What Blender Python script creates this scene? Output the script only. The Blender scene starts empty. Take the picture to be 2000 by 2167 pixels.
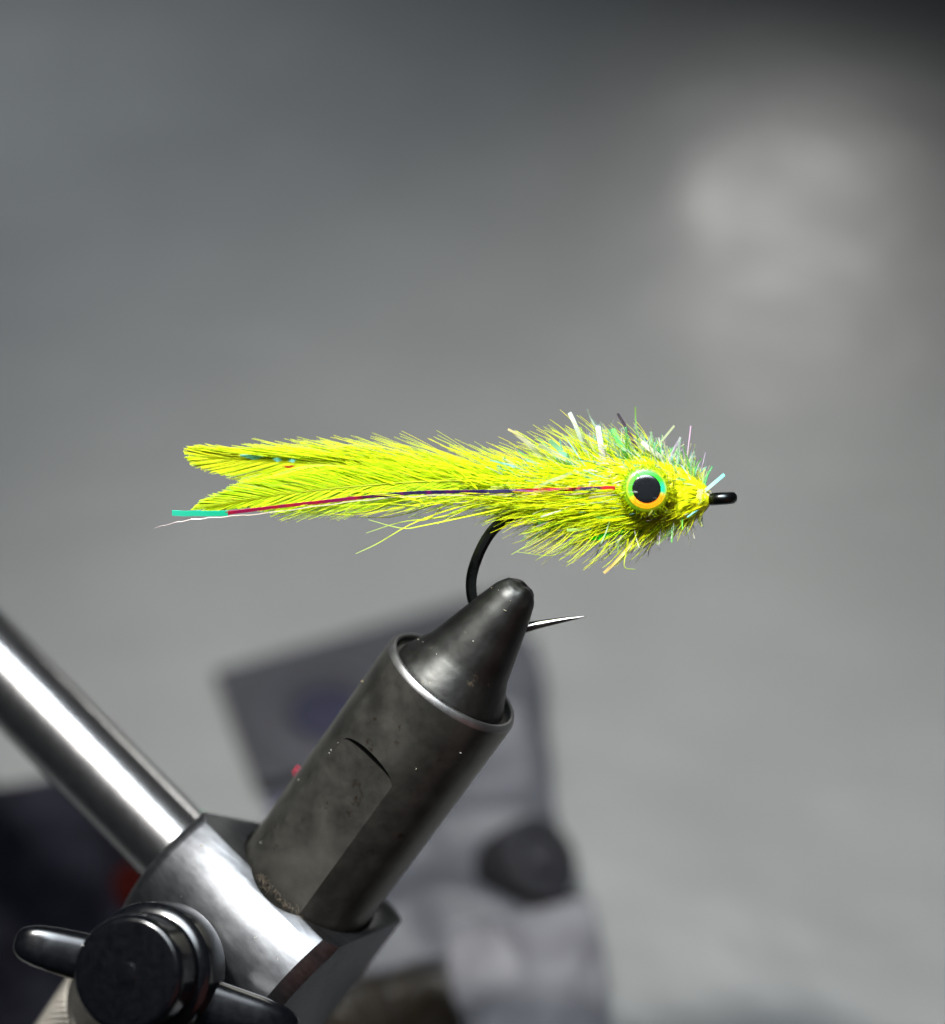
import bpy, bmesh, math, random
from mathutils import Vector, Matrix, noise

# ------------------------------------------------------------------ camera, world, lights
sc = bpy.context.scene
C = sc.collection
S = 0.001                      # everything below is written in millimetres
D = 200.0                      # lens to the plane of the fly
PITCH = math.radians(40)       # the phone looks down on the desk
FZ = 109.0                     # height of the fly above the desk
K = 0.05                       # mm per photograph pixel in the plane of the fly
cp, sp = math.cos(PITCH), math.sin(PITCH)
ROT = Matrix(((1, 0, 0), (0, cp, sp), (0, -sp, cp))).to_4x4()   # view frame (x right, y away, z up) -> world
M = Matrix.Translation((0, 0, FZ * S)) @ ROT
def W(x, y, z):                # view-frame mm -> world metres
    return M @ (Vector((x, y, z)) * S)

cam_d = bpy.data.cameras.new('camera'); cam = bpy.data.objects.new('camera', cam_d); C.objects.link(cam)
cam_d.sensor_fit = 'HORIZONTAL'; cam_d.sensor_width = 36; cam_d.lens = 36 * D / (2000 * K)
cam_d.clip_start = 0.005; cam_d.clip_end = 20
cam.matrix_world = M @ Matrix.Translation((0, -D * S, 0)) @ Matrix.Rotation(math.pi / 2, 4, 'X')
cam_d.dof.use_dof = True; cam_d.dof.focus_distance = (D - 1.5) * S; cam_d.dof.aperture_fstop = 8.8
sc.camera = cam

world = bpy.data.worlds.new('World'); sc.world = world; world.use_nodes = True
bg = world.node_tree.nodes['Background']
bg.inputs[0].default_value = (0.80, 0.90, 1.0, 1); bg.inputs[1].default_value = 0.02

def aim(o, pos, target):
    o.location = pos
    o.rotation_euler = (Vector(target) - Vector(pos)).to_track_quat('-Z', 'Y').to_euler()
def area(name, pos, target, sx, sy, power, col, spread=180):
    l = bpy.data.lights.new(name, 'AREA'); l.shape = 'RECTANGLE'; l.size = sx * S; l.size_y = sy * S
    l.energy = power; l.color = col; l.spread = math.radians(spread)
    o = bpy.data.objects.new(name, l); C.objects.link(o); aim(o, pos, target); return o
wl = area('window_light', W(25, -310, 365), (0.03, 0.02, 0.05), 460, 210, 0.92, (0.84, 0.92, 1.0), 52)
wl.rotation_euler = (wl.rotation_euler.to_matrix() @ Matrix.Rotation(math.radians(-45), 3, 'Z')).to_euler()
l = bpy.data.lights.new('key_spot', 'SPOT'); l.energy = 25; l.color = (1.0, 0.97, 0.915); l.spot_size = math.radians(55)
l.spot_blend = 1.0; l.shadow_soft_size = 16 * S
ol = bpy.data.objects.new('key_spot', l); C.objects.link(ol); aim(ol, W(-90, -265, 280), (0.05, 0.05, 0.0))  # added key light, cone shaped to leave the far right corner dark
area('side_fill', (-0.35, 0.26, 0.36), (-0.13, 0.32, 0.0), 120, 120, 0.34, (0.86, 0.93, 1.0), 50)  # added bluish fill for the far left of the desk and the barrel's edge
area('sheen_panel', (0.10, 0.370, 0.085), (0.062, 0.20, 0.0), 55, 36, 0.027, (1.0, 0.98, 0.93), 110)  # small added panel low over the desk, only for the sheen there
area('warm_bounce', W(260, -260, -190), W(0, 0, -30), 240, 240, 0.06, (1.0, 0.26, 0.18))

vs = sc.view_settings
vs.view_transform = 'Standard'; vs.look = 'None'; vs.exposure = 0.0; vs.gamma = 1.0; vs.use_curve_mapping = False
sc.cycles.use_denoising = True
sc.cycles.max_bounces = 8; sc.cycles.transparent_max_bounces = 16
sc.cycles.sample_clamp_indirect = 6

# ------------------------------------------------------------------ helpers
R = random.Random(7)
def P(u, v, y=0.0):            # photograph pixel at depth y -> view-frame mm
    k = K * (D + y) / D
    return Vector(((u - 1000) * k, y, (1083.5 - v) * k))
def desk(u, v, h=0.0):         # photograph pixel -> world mm on the plane z = h
    d = Vector(((u - 1000) * K, D, (1083.5 - v) * K))
    d = ROT.to_3x3() @ d
    c = Vector((0, -D * cp, FZ + D * sp))
    t = (h - c.z) / d.z
    return c + d * t

def tag(o, label=None, cat=None, group=None, kind=None):
    if label: o['label'] = label
    if cat: o['category'] = cat
    if group: o['group'] = group
    if kind: o['kind'] = kind
    return o
def thing(name, base, label, cat, world_frame=False):
    o = bpy.data.objects.new(name, None); C.objects.link(o); o.empty_display_size = 0.005
    if world_frame: o.matrix_world = Matrix.Translation(Vector(base) * S)
    else: o.matrix_world = M @ Matrix.Translation(Vector(base) * S)
    o['base'] = tuple(base); o['wf'] = world_frame
    return tag(o, label, cat)
def root_base(p):
    while p.parent: p = p.parent
    return Vector(p['base'])
def mesh_obj(name, verts, faces, mat, parent, smooth=True, sharp=None, cols=None):
    b = root_base(parent)
    me = bpy.data.meshes.new(name)
    me.from_pydata([(Vector(v) - b) * S for v in verts], [], faces)
    me.validate()
    return finish(name, me, mat, parent, smooth, sharp, cols)
def finish(name, me, mat, parent, smooth=True, sharp=None, cols=None):
    if smooth:
        me.shade_smooth()
        if sharp: me.set_sharp_from_angle(angle=math.radians(sharp))
    if cols:
        at = me.color_attributes.new('tint', 'FLOAT_COLOR', 'POINT')
        flat = []
        for c in cols: flat += [c[0], c[1], c[2], 1.0]
        at.data.foreach_set('color', flat)
    me.materials.append(mat)
    o = bpy.data.objects.new(name, me); C.objects.link(o); o.parent = parent
    return o
def recalc(me):
    bm = bmesh.new(); bm.from_mesh(me); bmesh.ops.recalc_face_normals(bm, faces=bm.faces); bm.to_mesh(me); bm.free()

def frame(axis, ref=Vector((0, 1, 0))):
    a = axis.normalized(); u = (ref - a * ref.dot(a)).normalized(); return a, u, a.cross(u)
def lathe(o, axis, prof, n=64, ref=Vector((0, 1, 0)), cap0=True, cap1=True, jitter=None):
    a, u, w = frame(axis, ref); V = []; F = []
    for (s, r) in prof:
        for i in range(n):
            t = 2 * math.pi * i / n
            V.append(o + a * s + (u * math.cos(t) + w * math.sin(t)) * r)
    m = len(prof)
    for j in range(m - 1):
        for i in range(n):
            k = (i + 1) % n
            F.append((j * n + i, j * n + k, (j + 1) * n + k, (j + 1) * n + i))
    if cap0: F.append(tuple(reversed(range(n))))
    if cap1: F.append(tuple(range((m - 1) * n, m * n)))
    return V, F
def boolean(verts, faces, cutters, bevel=0.0, segs=2, angle=30):
    """difference of closed meshes in mm, baked to a mesh (still in mm)"""
    def mk(v, f):
        me = bpy.data.meshes.new('tmp'); me.from_pydata([tuple(x) for x in v], [], f); recalc(me)
        o = bpy.data.objects.new('tmp', me); C.objects.link(o); return o
    base = mk(verts, faces); cs = [mk(v, f) for v, f in cutters]
    for c in cs:
        m = base.modifiers.new('b', 'BOOLEAN'); m.operation = 'DIFFERENCE'; m.solver = 'EXACT'; m.object = c
    if bevel:
        m = base.modifiers.new('v', 'BEVEL'); m.width = bevel; m.segments = segs; m.limit_method = 'ANGLE'; m.angle_limit = math.radians(angle)
    dg = bpy.context.evaluated_depsgraph_get(); dg.update()
    me = bpy.data.meshes.new_from_object(base.evaluated_get(dg))
    for o in [base] + cs: bpy.data.objects.remove(o, do_unlink=True)
    return me
def to_local(me, parent):
    b = root_base(parent)
    for v in me.vertices: v.co = (v.co - b) * S
    me.update(); return me
def box(o, ax, ay, az, x0, x1, y0, y1, z0, z1):
    V = [o + ax * x + ay * y + az * z for x in (x0, x1) for y in (y0, y1) for z in (z0, z1)]
    return V, [(0, 1, 3, 2), (4, 6, 7, 5), (0, 4, 5, 1), (2, 3, 7, 6), (0, 2, 6, 4), (1, 5, 7, 3)]
def tube(pts, radii, n=12, flat=1.0, ref=Vector((0, 1, 0)), cap=True):
    V = []; F = []; m = len(pts)
    for j, p in enumerate(pts):
        t = (pts[min(j + 1, m - 1)] - pts[max(j - 1, 0)]).normalized()
        a, u, w = frame(t, ref)
        for i in range(n):
            q = 2 * math.pi * (i + 0.5) / n
            V.append(p + (u * math.cos(q) * flat + w * math.sin(q)) * radii[j])
    for j in range(m - 1):
        for i in range(n):
            k = (i + 1) % n
            F.append((j * n + i, j * n + k, (j + 1) * n + k, (j + 1) * n + i))
    if cap: F.append(tuple(reversed(range(n)))); F.append(tuple(range((m - 1) * n, m * n)))
    return V, F
def spline(pts, n):            # Catmull-Rom through pts
    out = []; P_ = [pts[0] * 2 - pts[1]] + list(pts) + [pts[-1] * 2 - pts[-2]]; seg = len(pts) - 1
    for i in range(n):
        x = i / (n - 1) * seg; k = min(int(x), seg - 1); t = x - k
        a, b, c, d = P_[k:k + 4]
        out.append(0.5 * ((2 * b) + (c - a) * t + (2 * a - 5 * b + 4 * c - d) * t * t + (3 * b - a - 3 * c + d) * t ** 3))
    return out
class Fibres:
    """hairs as three-sided tapered tubes, or flat ribbons with a little thickness"""
    def __init__(s): s.V = []; s.F = []; s.Cc = []
    def hair(s, pts, r0, r1, col, col2=None):
        n0 = len(s.V); m = len(pts)
        for j, p in enumerate(pts):
            t = (pts[min(j + 1, m - 1)] - pts[max(j - 1, 0)])
            if t.length < 1e-6: t = Vector((1, 0, 0))
            a, u, w = frame(t, Vector((0.1, 1, 0.07)))
            f = j / (m - 1); r = r0 + (r1 - r0) * f
            c = col if col2 is None else [col[i] + (col2[i] - col[i]) * f for i in range(3)]
            for i in range(3):
                q = 2 * math.pi * i / 3 + 0.5
                s.V.append(p + (u * math.cos(q) + w * math.sin(q)) * r); s.Cc.append(c)
        for j in range(m - 1):
            for i in range(3):
                k = (i + 1) % 3
                s.F.append((n0 + j * 3 + i, n0 + j * 3 + k, n0 + j * 3 + 3 + k, n0 + j * 3 + 3 + i))
    def ribbon(s, pts, w0, w1, side, col, col2=None, thick=0.03, twist=0.0):
        n0 = len(s.V); m = len(pts)
        for j, p in enumerate(pts):
            t = (pts[min(j + 1, m - 1)] - pts[max(j - 1, 0)]).normalized()
            b = (side - t * side.dot(t)).normalized()
            f = j / (m - 1)
            b = Matrix.Rotation(twist * f, 3, t) @ b
            nn = t.cross(b); w = (w0 + (w1 - w0) * f) / 2
            c = col if col2 is None else [col[i] + (col2[i] - col[i]) * f for i in range(3)]
            for e in ((-w, -thick / 2), (w, -thick / 2), (w, thick / 2), (-w, thick / 2)):
                s.V.append(p + b * e[0] + nn * e[1]); s.Cc.append(c)
        for j in range(m - 1):
            for i in range(4):
                k = (i + 1) % 4
                s.F.append((n0 + j * 4 + i, n0 + j * 4 + k, n0 + j * 4 + 4 + k, n0 + j * 4 + 4 + i))
        s.F.append((n0, n0 + 1, n0 + 2, n0 + 3)); e = n0 + (m - 1) * 4; s.F.append((e + 3, e + 2, e + 1, e))
    def build(s, name, mat, parent, smooth=True):
        return mesh_obj(name, s.V, s.F, mat, parent, smooth, None, s.Cc)

# ------------------------------------------------------------------ materials
def new_mat(name):
    m = bpy.data.materials.new(name); m.use_nodes = True
    nt = m.node_tree; return m, nt, nt.nodes['Principled BSDF']
def N(nt, typ, **kw):
    n = nt.nodes.new(typ)
    for k, v in kw.items(): setattr(n, k, v)
    return n
def coords(nt, scale, kind='Object', sc3=None):
    tc = N(nt, 'ShaderNodeTexCoord'); mp = N(nt, 'ShaderNodeMapping')
    mp.inputs['Scale'].default_value = sc3 if sc3 else (scale, scale, scale)
    nt.links.new(tc.outputs[kind], mp.inputs[0]); return mp.outputs[0]
def nz(nt, vec, scale, detail=4, rough=0.55):
    t = N(nt, 'ShaderNodeTexNoise'); t.inputs['Scale'].default_value = scale; t.inputs['Detail'].default_value = detail
    t.inputs['Roughness'].default_value = rough
    nt.links.new(vec, t.inputs['Vector']); return t.outputs['Fac']
def ramp(nt, fac, stops, interp='LINEAR'):
    r = N(nt, 'ShaderNodeValToRGB'); r.color_ramp.interpolation = interp
    e = r.color_ramp.elements
    while len(e) < len(stops): e.new(0.5)
    for x, (p, c) in zip(e, stops):
        x.position = p; x.color = (c, c, c, 1) if isinstance(c, (int, float)) else (*c, 1)
    nt.links.new(fac, r.inputs[0]); return r.outputs[0]
def mixc(nt, fac, a, b, mode='MIX'):
    m = N(nt, 'ShaderNodeMix', data_type='RGBA', blend_type=mode)
    if isinstance(fac, (int, float)): m.inputs[0].default_value = fac
    else: nt.links.new(fac, m.inputs[0])
    for k, x in ((6, a), (7, b)):
        if isinstance(x, tuple): m.inputs[k].default_value = (*x, 1)
        else: nt.links.new(x, m.inputs[k])
    return m.outputs[2]
def bump(nt, bs, h, strength, dist):
    b = N(nt, 'ShaderNodeBump'); b.inputs['Strength'].default_value = strength; b.inputs['Distance'].default_value = dist * S
    nt.links.new(h, b.inputs['Height']); nt.links.new(b.outputs[0], bs.inputs['Normal']); return b
MM = 1 / S

def metal(name, col, dark, rough, stain=None, grain=None, bump_s=0.25, metallic=1.0, stain_lo=0.56, rv=0.04, gs=4.0):
    m, nt, b = new_mat(name); L = nt.links.new
    v = coords(nt, MM)
    n1 = nz(nt, v, 0.35, 5, 0.6); n2 = nz(nt, v, 3.0, 3, 0.6)
    c = mixc(nt, ramp(nt, n1, [(0.35, 0), (0.68, 1)]), dark, col)
    rgh = ramp(nt, n1, [(0.3, max(rough - rv, 0.02)), (0.7, rough + rv)])
    met = None
    if stain:
        st = nz(nt, v, 0.42, 6, 0.7)
        sf = ramp(nt, st, [(stain_lo, 0), (stain_lo + 0.1, 0.85)])
        c = mixc(nt, sf, c, stain)
    b.inputs['Metallic'].default_value = metallic
    L(c, b.inputs['Base Color']); L(rgh, b.inputs['Roughness'])
    if grain:                  # brushed along an axis lying in the picture plane
        tc = N(nt, 'ShaderNodeTexCoord'); m1 = N(nt, 'ShaderNodeMapping'); m1.inputs['Rotation'].default_value = (0, grain[0], 0)
        m2 = N(nt, 'ShaderNodeMapping'); m2.inputs['Scale'].default_value = tuple(g * MM for g in grain[1:])
        L(tc.outputs['Object'], m1.inputs[0]); L(m1.outputs[0], m2.inputs[0]); h = nz(nt, m2.outputs[0], 1.0, 4)
        sm_ = ramp(nt, h, [(0.3, 0.62), (0.7, 1.0)]); c = mixc(nt, 1.0, c, sm_, 'MULTIPLY'); L(c, b.inputs['Base Color'])
    else: h = nz(nt, v, gs, 4, 0.65)
    bump(nt, b, h, bump_s, 0.02)
    return m
MAT = {}
MAT['barrel'] = metal('bead_blasted_steel', (0.155, 0.151, 0.134), (0.115, 0.112, 0.10), 0.44, stain=(0.06, 0.035, 0.018), bump_s=0.55, stain_lo=0.62, gs=1.8)
MAT['rim'] = metal('rim_steel', (0.21, 0.21, 0.21), (0.17, 0.17, 0.17), 0.42, bump_s=0.12)
MAT['jaw'] = metal('blackened_jaw_steel', (0.042, 0.044, 0.042), (0.03, 0.03, 0.029), 0.47, stain=(0.16, 0.13, 0.085), bump_s=0.6, stain_lo=0.64, gs=1.6)
MAT['block'] = metal('satin_aluminium', (0.125, 0.13, 0.137), (0.105, 0.108, 0.115), 0.40, grain=(math.radians(-45), 0.07, 1.6, 1.6), bump_s=0.12, rv=0.015)
MAT['rod'] = metal('polished_rod', (0.62, 0.62, 0.62), (0.58, 0.58, 0.59), 0.23, grain=(math.radians(-45), 0.012, 3.0, 3.0), bump_s=0.05, rv=0.005)
MAT['hook'] = metal('black_nickel', (0.045, 0.05, 0.05), (0.03, 0.033, 0.033), 0.28, bump_s=0.08)
MAT['hook_bright'] = metal('bright_hook_point', (0.42, 0.40, 0.37), (0.3, 0.28, 0.26), 0.2, bump_s=0.05)
MAT['knurl'] = metal('knurled_steel', (0.09, 0.085, 0.075), (0.06, 0.056, 0.05), 0.42, bump_s=0.2)

m, nt, b = new_mat('black_plastic')
v = coords(nt, MM); n1 = nz(nt, v, 1.4, 5, 0.6)
nt.links.new(ramp(nt, n1, [(0.35, (0.0008, 0.001, 0.0016)), (0.8, (0.002, 0.0023, 0.003))]), b.inputs['Base Color'])
nt.links.new(ramp(nt, n1, [(0.3, 0.17), (0.7, 0.22)]), b.inputs['Roughness']); b.inputs['Specular IOR Level'].default_value = 0.5
bump(nt, b, nz(nt, v, 1.0, 3), 0.05, 0.02); MAT['plastic'] = m
m, nt, b = new_mat('dark_bore'); b.inputs['Base Color'].default_value = (0.006, 0.006, 0.006, 1); b.inputs['Roughness'].default_value = 0.7; MAT['bore'] = m

def fibre_mat(name, trans, rough, spec=0.5, alpha=1.0, coat=0.0, vary=0.0):
    m, nt, b = new_mat(name); L = nt.links.new
    a = N(nt, 'ShaderNodeAttribute', attribute_name='tint')
    col = a.outputs['Color']
    if vary:
        col = mixc(nt, ramp(nt, nz(nt, coords(nt, MM), 0.9, 4), [(0.35, 0.0), (0.7, vary)]), col, (0.30, 0.16, 0.0))
    L(col, b.inputs['Base Color']); b.inputs['Roughness'].default_value = rough; b.inputs['Specular IOR Level'].default_value = spec
    b.inputs['Coat Weight'].default_value = coat; b.inputs['Coat Roughness'].default_value = 0.12
    tr = N(nt, 'ShaderNodeBsdfTranslucent'); L(col, tr.inputs[0])
    mx = N(nt, 'ShaderNodeMixShader'); mx.inputs[0].default_value = trans
    L(b.outputs[0], mx.inputs[1]); L(tr.outputs[0], mx.inputs[2]); out = mx.outputs[0]
    if alpha < 1:
        tp = N(nt, 'ShaderNodeBsdfTransparent'); m2 = N(nt, 'ShaderNodeMixShader'); m2.inputs[0].default_value = alpha
        L(tp.outputs[0], m2.inputs[1]); L(out, m2.inputs[2]); out = m2.outputs[0]
    L(out, nt.nodes['Material Output'].inputs['Surface']); return m
MAT['barb'] = fibre_mat('chartreuse_feather', 0.66, 0.42, 0.35)
MAT['flash'] = fibre_mat('clear_flash_film', 0.4, 0.2, 0.5, alpha=0.5, coat=0.15)
MAT['flash_solid'] = fibre_mat('pearl_flash_film', 0.4, 0.2, 0.5, alpha=0.7, coat=0.15)
MAT['core'] = fibre_mat('resin_dubbing', 0.4, 0.3, 0.6, coat=0.5, vary=0.35)
MAT['tinsel'] = fibre_mat('holographic_tinsel', 0.05, 0.35, 0.35, coat=0.12)
MAT['eye'] = fibre_mat('eye_foil', 0.08, 0.35, 0.3, coat=0.1)
m, nt, b = new_mat('pupil_black')
v = coords(nt, MM)
sp_ = ramp(nt, nz(nt, v, 2.6, 5, 0.7), [(0.64, (0.004, 0.005, 0.006)), (0.74, (0.10, 0.11, 0.11))])
nt.links.new(sp_, b.inputs['Base Color']); b.inputs['Roughness'].default_value = 0.16; b.inputs['Coat Weight'].default_value = 1; MAT['pupil'] = m

m, nt, b = new_mat('clear_resin')
tp = N(nt, 'ShaderNodeBsdfTransparent'); gl = N(nt, 'ShaderNodeBsdfGlossy'); gl.inputs['Roughness'].default_value = 0.06
fr = N(nt, 'ShaderNodeFresnel'); fr.inputs['IOR'].default_value = 1.33; mx = N(nt, 'ShaderNodeMixShader')
hf = N(nt, 'ShaderNodeMath', operation='MULTIPLY'); hf.inputs[1].default_value = 0.45; nt.links.new(fr.outputs[0], hf.inputs[0]); nt.links.new(hf.outputs[0], mx.inputs[0]); nt.links.new(tp.outputs[0], mx.inputs[1]); nt.links.new(gl.outputs[0], mx.inputs[2])
nt.links.new(mx.outputs[0], nt.nodes['Material Output'].inputs['Surface']); MAT['dome'] = m

# ------------------------------------------------------------------ desk
m, nt, b = new_mat('grey_vinyl_desk'); L = nt.links.new
v = coords(nt, MM)
n1 = nz(nt, v, 0.011, 5, 0.55); n2 = nz(nt, v, 0.9, 3)
L(ramp(nt, n1, [(0.3, (0.075, 0.0765, 0.0745)), (0.7, (0.083, 0.083, 0.081))]), b.inputs['Base Color'])
L(ramp(nt, nz(nt, v, 0.03, 5, 0.6), [(0.35, 0.34), (0.65, 0.48)]), b.inputs['Roughness'])
hb = N(nt, 'ShaderNodeMath', operation='ADD'); L(nz(nt, v, 0.045, 4, 0.5), hb.inputs[0])
h2 = N(nt, 'ShaderNodeMath', operation='MULTIPLY'); L(n2, h2.inputs[0]); h2.inputs[1].default_value = 0.02; L(h2.outputs[0], hb.inputs[1])
bump(nt, b, hb.outputs[0], 0.36, 4.0); MAT['desk'] = m
me = bpy.data.meshes.new('desk_top')
bmd = bmesh.new()
for x in (-420, 420):
    for y in (-32, 900):
        for z in (-25, 0): bmd.verts.new((x * S, y * S, z * S))
bmesh.ops.convex_hull(bmd, input=bmd.verts[:]); bmesh.ops.dissolve_limit(bmd, angle_limit=0.01, verts=bmd.verts[:], edges=bmd.edges[:])
bmesh.ops.bevel(bmd, geom=bmd.edges[:], offset=3 * S, segments=3, affect='EDGES', profile=0.5)
bmesh.ops.recalc_face_normals(bmd, faces=bmd.faces[:]); bmd.to_mesh(me); bmd.free(); me.materials.append(MAT['desk'])
desk_o = bpy.data.objects.new('desk_top', me); C.objects.link(desk_o); tag(desk_o, 'grey satin desk top behind and below everything', None, None, 'structure')

# ------------------------------------------------------------------ the vise
TILT = math.radians(16)
AX = Vector((0.575 * math.cos(TILT), -math.sin(TILT), 0.818 * math.cos(TILT))).normalized()    # barrel axis, up and slightly towards the lens
RIMC = P(962, 1437, 3.0)
ROD_P = P(372, 1795, 19.0)
RX = (ROD_P - P(0, 1415, 30.0)).normalized()                                                   # rod axis, towards the block and the lens
AXB = (AX - RX * AX.dot(RX)).normalized()
WY = AXB.cross(RX).normalized()
if WY.y < 0: WY = -WY                                                                          # away from the lens
vise = thing('tying_vise', RIMC - AX * 55, 'steel fly tying vise with dark jaw, slanted barrel, shiny rod and black wing knob', 'vise')

# barrel with a milled flat
BR = 8.05
prof = [(-62, 0.01), (-62, BR), (-0.45, BR), (-0.12, BR - 0.12), (0, BR - 0.36), (-0.02, BR - 0.66), (-0.4, BR - 0.78), (-5.0, BR - 0.78), (-5.0, 0.01)]
Vb, Fb = lathe(RIMC, AX, [(-62, BR), (-45, BR)] + [(-41.0 + 1.55 * i, BR) for i in range(26)] + [(-0.72, BR)], 200)
# flat: frame at angle th from the upper-left silhouette towards the lens
mleft = (Vector((-1, 0, 0)) - AX * Vector((-1, 0, 0)).dot(AX))
lens = (Vector((0, -1, 0)) - AX * Vector((0, -1, 0)).dot(AX)).normalized()
mleft = lens.cross(AX).normalized()
if mleft.x > 0: mleft = -mleft
th = math.radians(68.5); fn = (mleft * math.cos(th) + lens * math.sin(th)).normalized(); fs = AX.cross(fn).normalized()
hw = BR * math.sin(math.radians(28)); fd = BR * math.cos(math.radians(28))
# cutter: extruded slot outline with a rounded end
top_s = -9.3
out = [(-40, -hw * 1.4), (top_s - 1.6, -hw * 1.4)]
for i in range(25):
    q = -math.pi / 2 + math.pi * i / 24
    out.append((top_s - 2.0 + 2.0 * math.cos(q), hw * 1.02 * math.sin(q)))
out = [(-40, -hw * 1.02)] + out[2:] + [(-40, hw * 1.02)]
nC = len(out)
Vc = [RIMC + AX * s_ + fs * q_ + fn * fd for s_, q_ in out] + [RIMC + AX * s_ + fs * q_ + fn * (fd + 6) for s_, q_ in out]
Fc = [tuple(range(nC)), tuple(reversed(range(nC, 2 * nC)))] + [(i, nC + i, nC + (i + 1) % nC, (i + 1) % nC) for i in range(nC)]
me = boolean(Vb, Fb, [(Vc, Fc)])
finish('barrel', to_local(me, vise), MAT['barrel'], vise, True, 15)
barrel = vise.children[-1]
Vr, Fr = lathe(RIMC, AX, [(-0.72, BR), (-0.60, BR - 0.01), (-0.16, BR - 0.22), (-0.03, BR - 0.32), (0, BR - 0.42), (0.0, BR - 0.66), (-0.06, BR - 0.72), (-0.25, BR - 0.74)], 128, cap0=False, cap1=False)
mesh_obj('barrel_rim', Vr, Fr, MAT['rim'], barrel)
Vr, Fr = lathe(RIMC, AX, [(-0.25, BR - 0.74), (-4, BR - 0.74), (-4.02, 0.01)], 96, cap0=False, cap1=False)
mesh_obj('bore', Vr, Fr, MAT['bore'], barrel, True, 30)

# jaw cone
prof = [(-2.6, 6.62), (-0.75, 6.62), (-0.5, 6.58), (-0.2, 6.48), (0.35, 6.2), (1.1, 5.8), (2.1, 5.3), (3.0, 4.86), (4.6, 4.42), (6.2, 3.98), (7.8, 3.52), (9.4, 3.1), (10.7, 2.68), (11.6, 2.38), (12.2, 2.08), (12.65, 1.72), (12.95, 1.2), (13.1, 0.6), (13.12, 0.02)]
sm = []
for i in range(len(prof) - 1):
    (s0, r0), (s1, r1) = prof[i], prof[i + 1]
    for k in range(3): sm.append((s0 + (s1 - s0) * k / 3, r0 + (r1 - r0) * k / 3))
sm.append(prof[-1])
Vj, Fj = lathe(RIMC, AX, sm, 96, cap0=False, cap1=False)
Vj = [p + (p - (RIMC + AX * (p - RIMC).dot(AX))) * (0.006 * noise.noise(p * 0.8) + 0.007 * noise.noise(p * 4)) + AX * (0.22 * noise.noise(p * 0.9) if (p - RIMC).dot(AX) > 11.5 else 0) for p in Vj]
jaw = mesh_obj('jaw', Vj, Fj, MAT['jaw'], vise)

# block around the rod axis
S_T = -29.3; S_R = -38.7
XC = RIMC + AX * S_R
top = S_T - S_R
BLR = 12.0
cs = [(9.0, top + 3), (9.0, -13.0), (3.0, -12.6)]
for i in range(33):
    q = math.radians(-86 + 156 * i / 32); cs.append((-BLR * math.cos(q), BLR * math.sin(q)))
Vk = []; Fk = []; nP = len(cs)
for s_, ins in ((-12.6, 1.3), (-12.0, 0.5), (-11.0, 0.0), (7.6, 0.0), (9.2, 1.5)):
    for w_, a_ in cs:
        ln = math.hypot(w_, a_); k_ = (ln - ins) / ln; Vk.append(XC + RX * s_ + WY * w_ * k_ + AXB * a_ * (k_ if a_ < top else 1))
for j in range(4):
    for i in range(nP):
        k = (i + 1) % nP; Fk.append((j * nP + i, j * nP + k, (j + 1) * nP + k, (j + 1) * nP + i))
Fk.append(tuple(reversed(range(nP)))); Fk.append(tuple(range(4 * nP, 5 * nP)))
cut1 = box(XC, RX, WY, AXB, -40, 40, -40, 40, top, 40)
cutn = (-RX * 0.90 + WY * 0.43).normalized(); cutt = AXB.cross(cutn)
cut3 = box(XC + AXB * top - RX * 11.0 - WY * 3.0, cutn, cutt, AXB, 0, 60, -60, 60, -60, 60)
cut2 = lathe(RIMC, AX, [(-60, BR + 0.35), (-10, BR + 0.35)], 96)
me = boolean(Vk, Fk, [cut1, cut2, cut3], 0.28, 2, 28)
blk = finish('clamp_block', to_local(me, vise), MAT['block'], vise, True, 28)

# rod
pts = [XC + RX * s_ for s_ in (-14.9, -18, -40, -95)]
a_, u_, w_ = frame(RX)
RD = RX; RO = ROD_P + RX * 15.5
Vd, Fd = lathe(RO, RD, [(-9.0, 5.3), (-12.8, 5.3), (-13.3, 5.12), (-13.9, 5.0), (-40, 5.0), (-110, 5.0)], 96)
mesh_obj('rod', Vd, Fd, MAT['rod'], vise, True, 40)

# wing knob
kf = P(268, 2060, -12.0); kb = P(335, 2051, -3.2)
KX = (kf - kb).normalized(); klen = (kf - kb).length
knob = mesh_obj('wing_knob', *lathe(kb, KX, [(-2.2, 5.0), (-1.6, 6.3), (-1.3, 6.75), (-0.9, 7.0), (2.8, 7.0), (3.5, 6.85), (3.9, 6.5), (4.1, 6.1), (4.2, 5.85), (4.6, 5.78), (klen - 0.9, 5.78), (klen - 0.45, 5.68), (klen - 0.12, 5.42), (klen, 5.2), (klen + 0.02, 5.0), (klen + 0.02, 1.1), (klen + 0.1, 1.0), (klen + 0.13, 0.8), (klen + 0.13, 0.02)], 96), MAT['plastic'], vise, True, 28)
mesh_obj('washer', *lathe(kb, KX, [(-12, 4.6), (-5.2, 4.6), (-5.0, 5.6), (-2.6, 5.6), (-2.3, 5.35), (-2.25, 3)], 64, cap0=False, cap1=False), MAT['knurl'], knob, True, 30)
ROLL_A, ROLL_B = math.radians(18), math.radians(-18)
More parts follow.
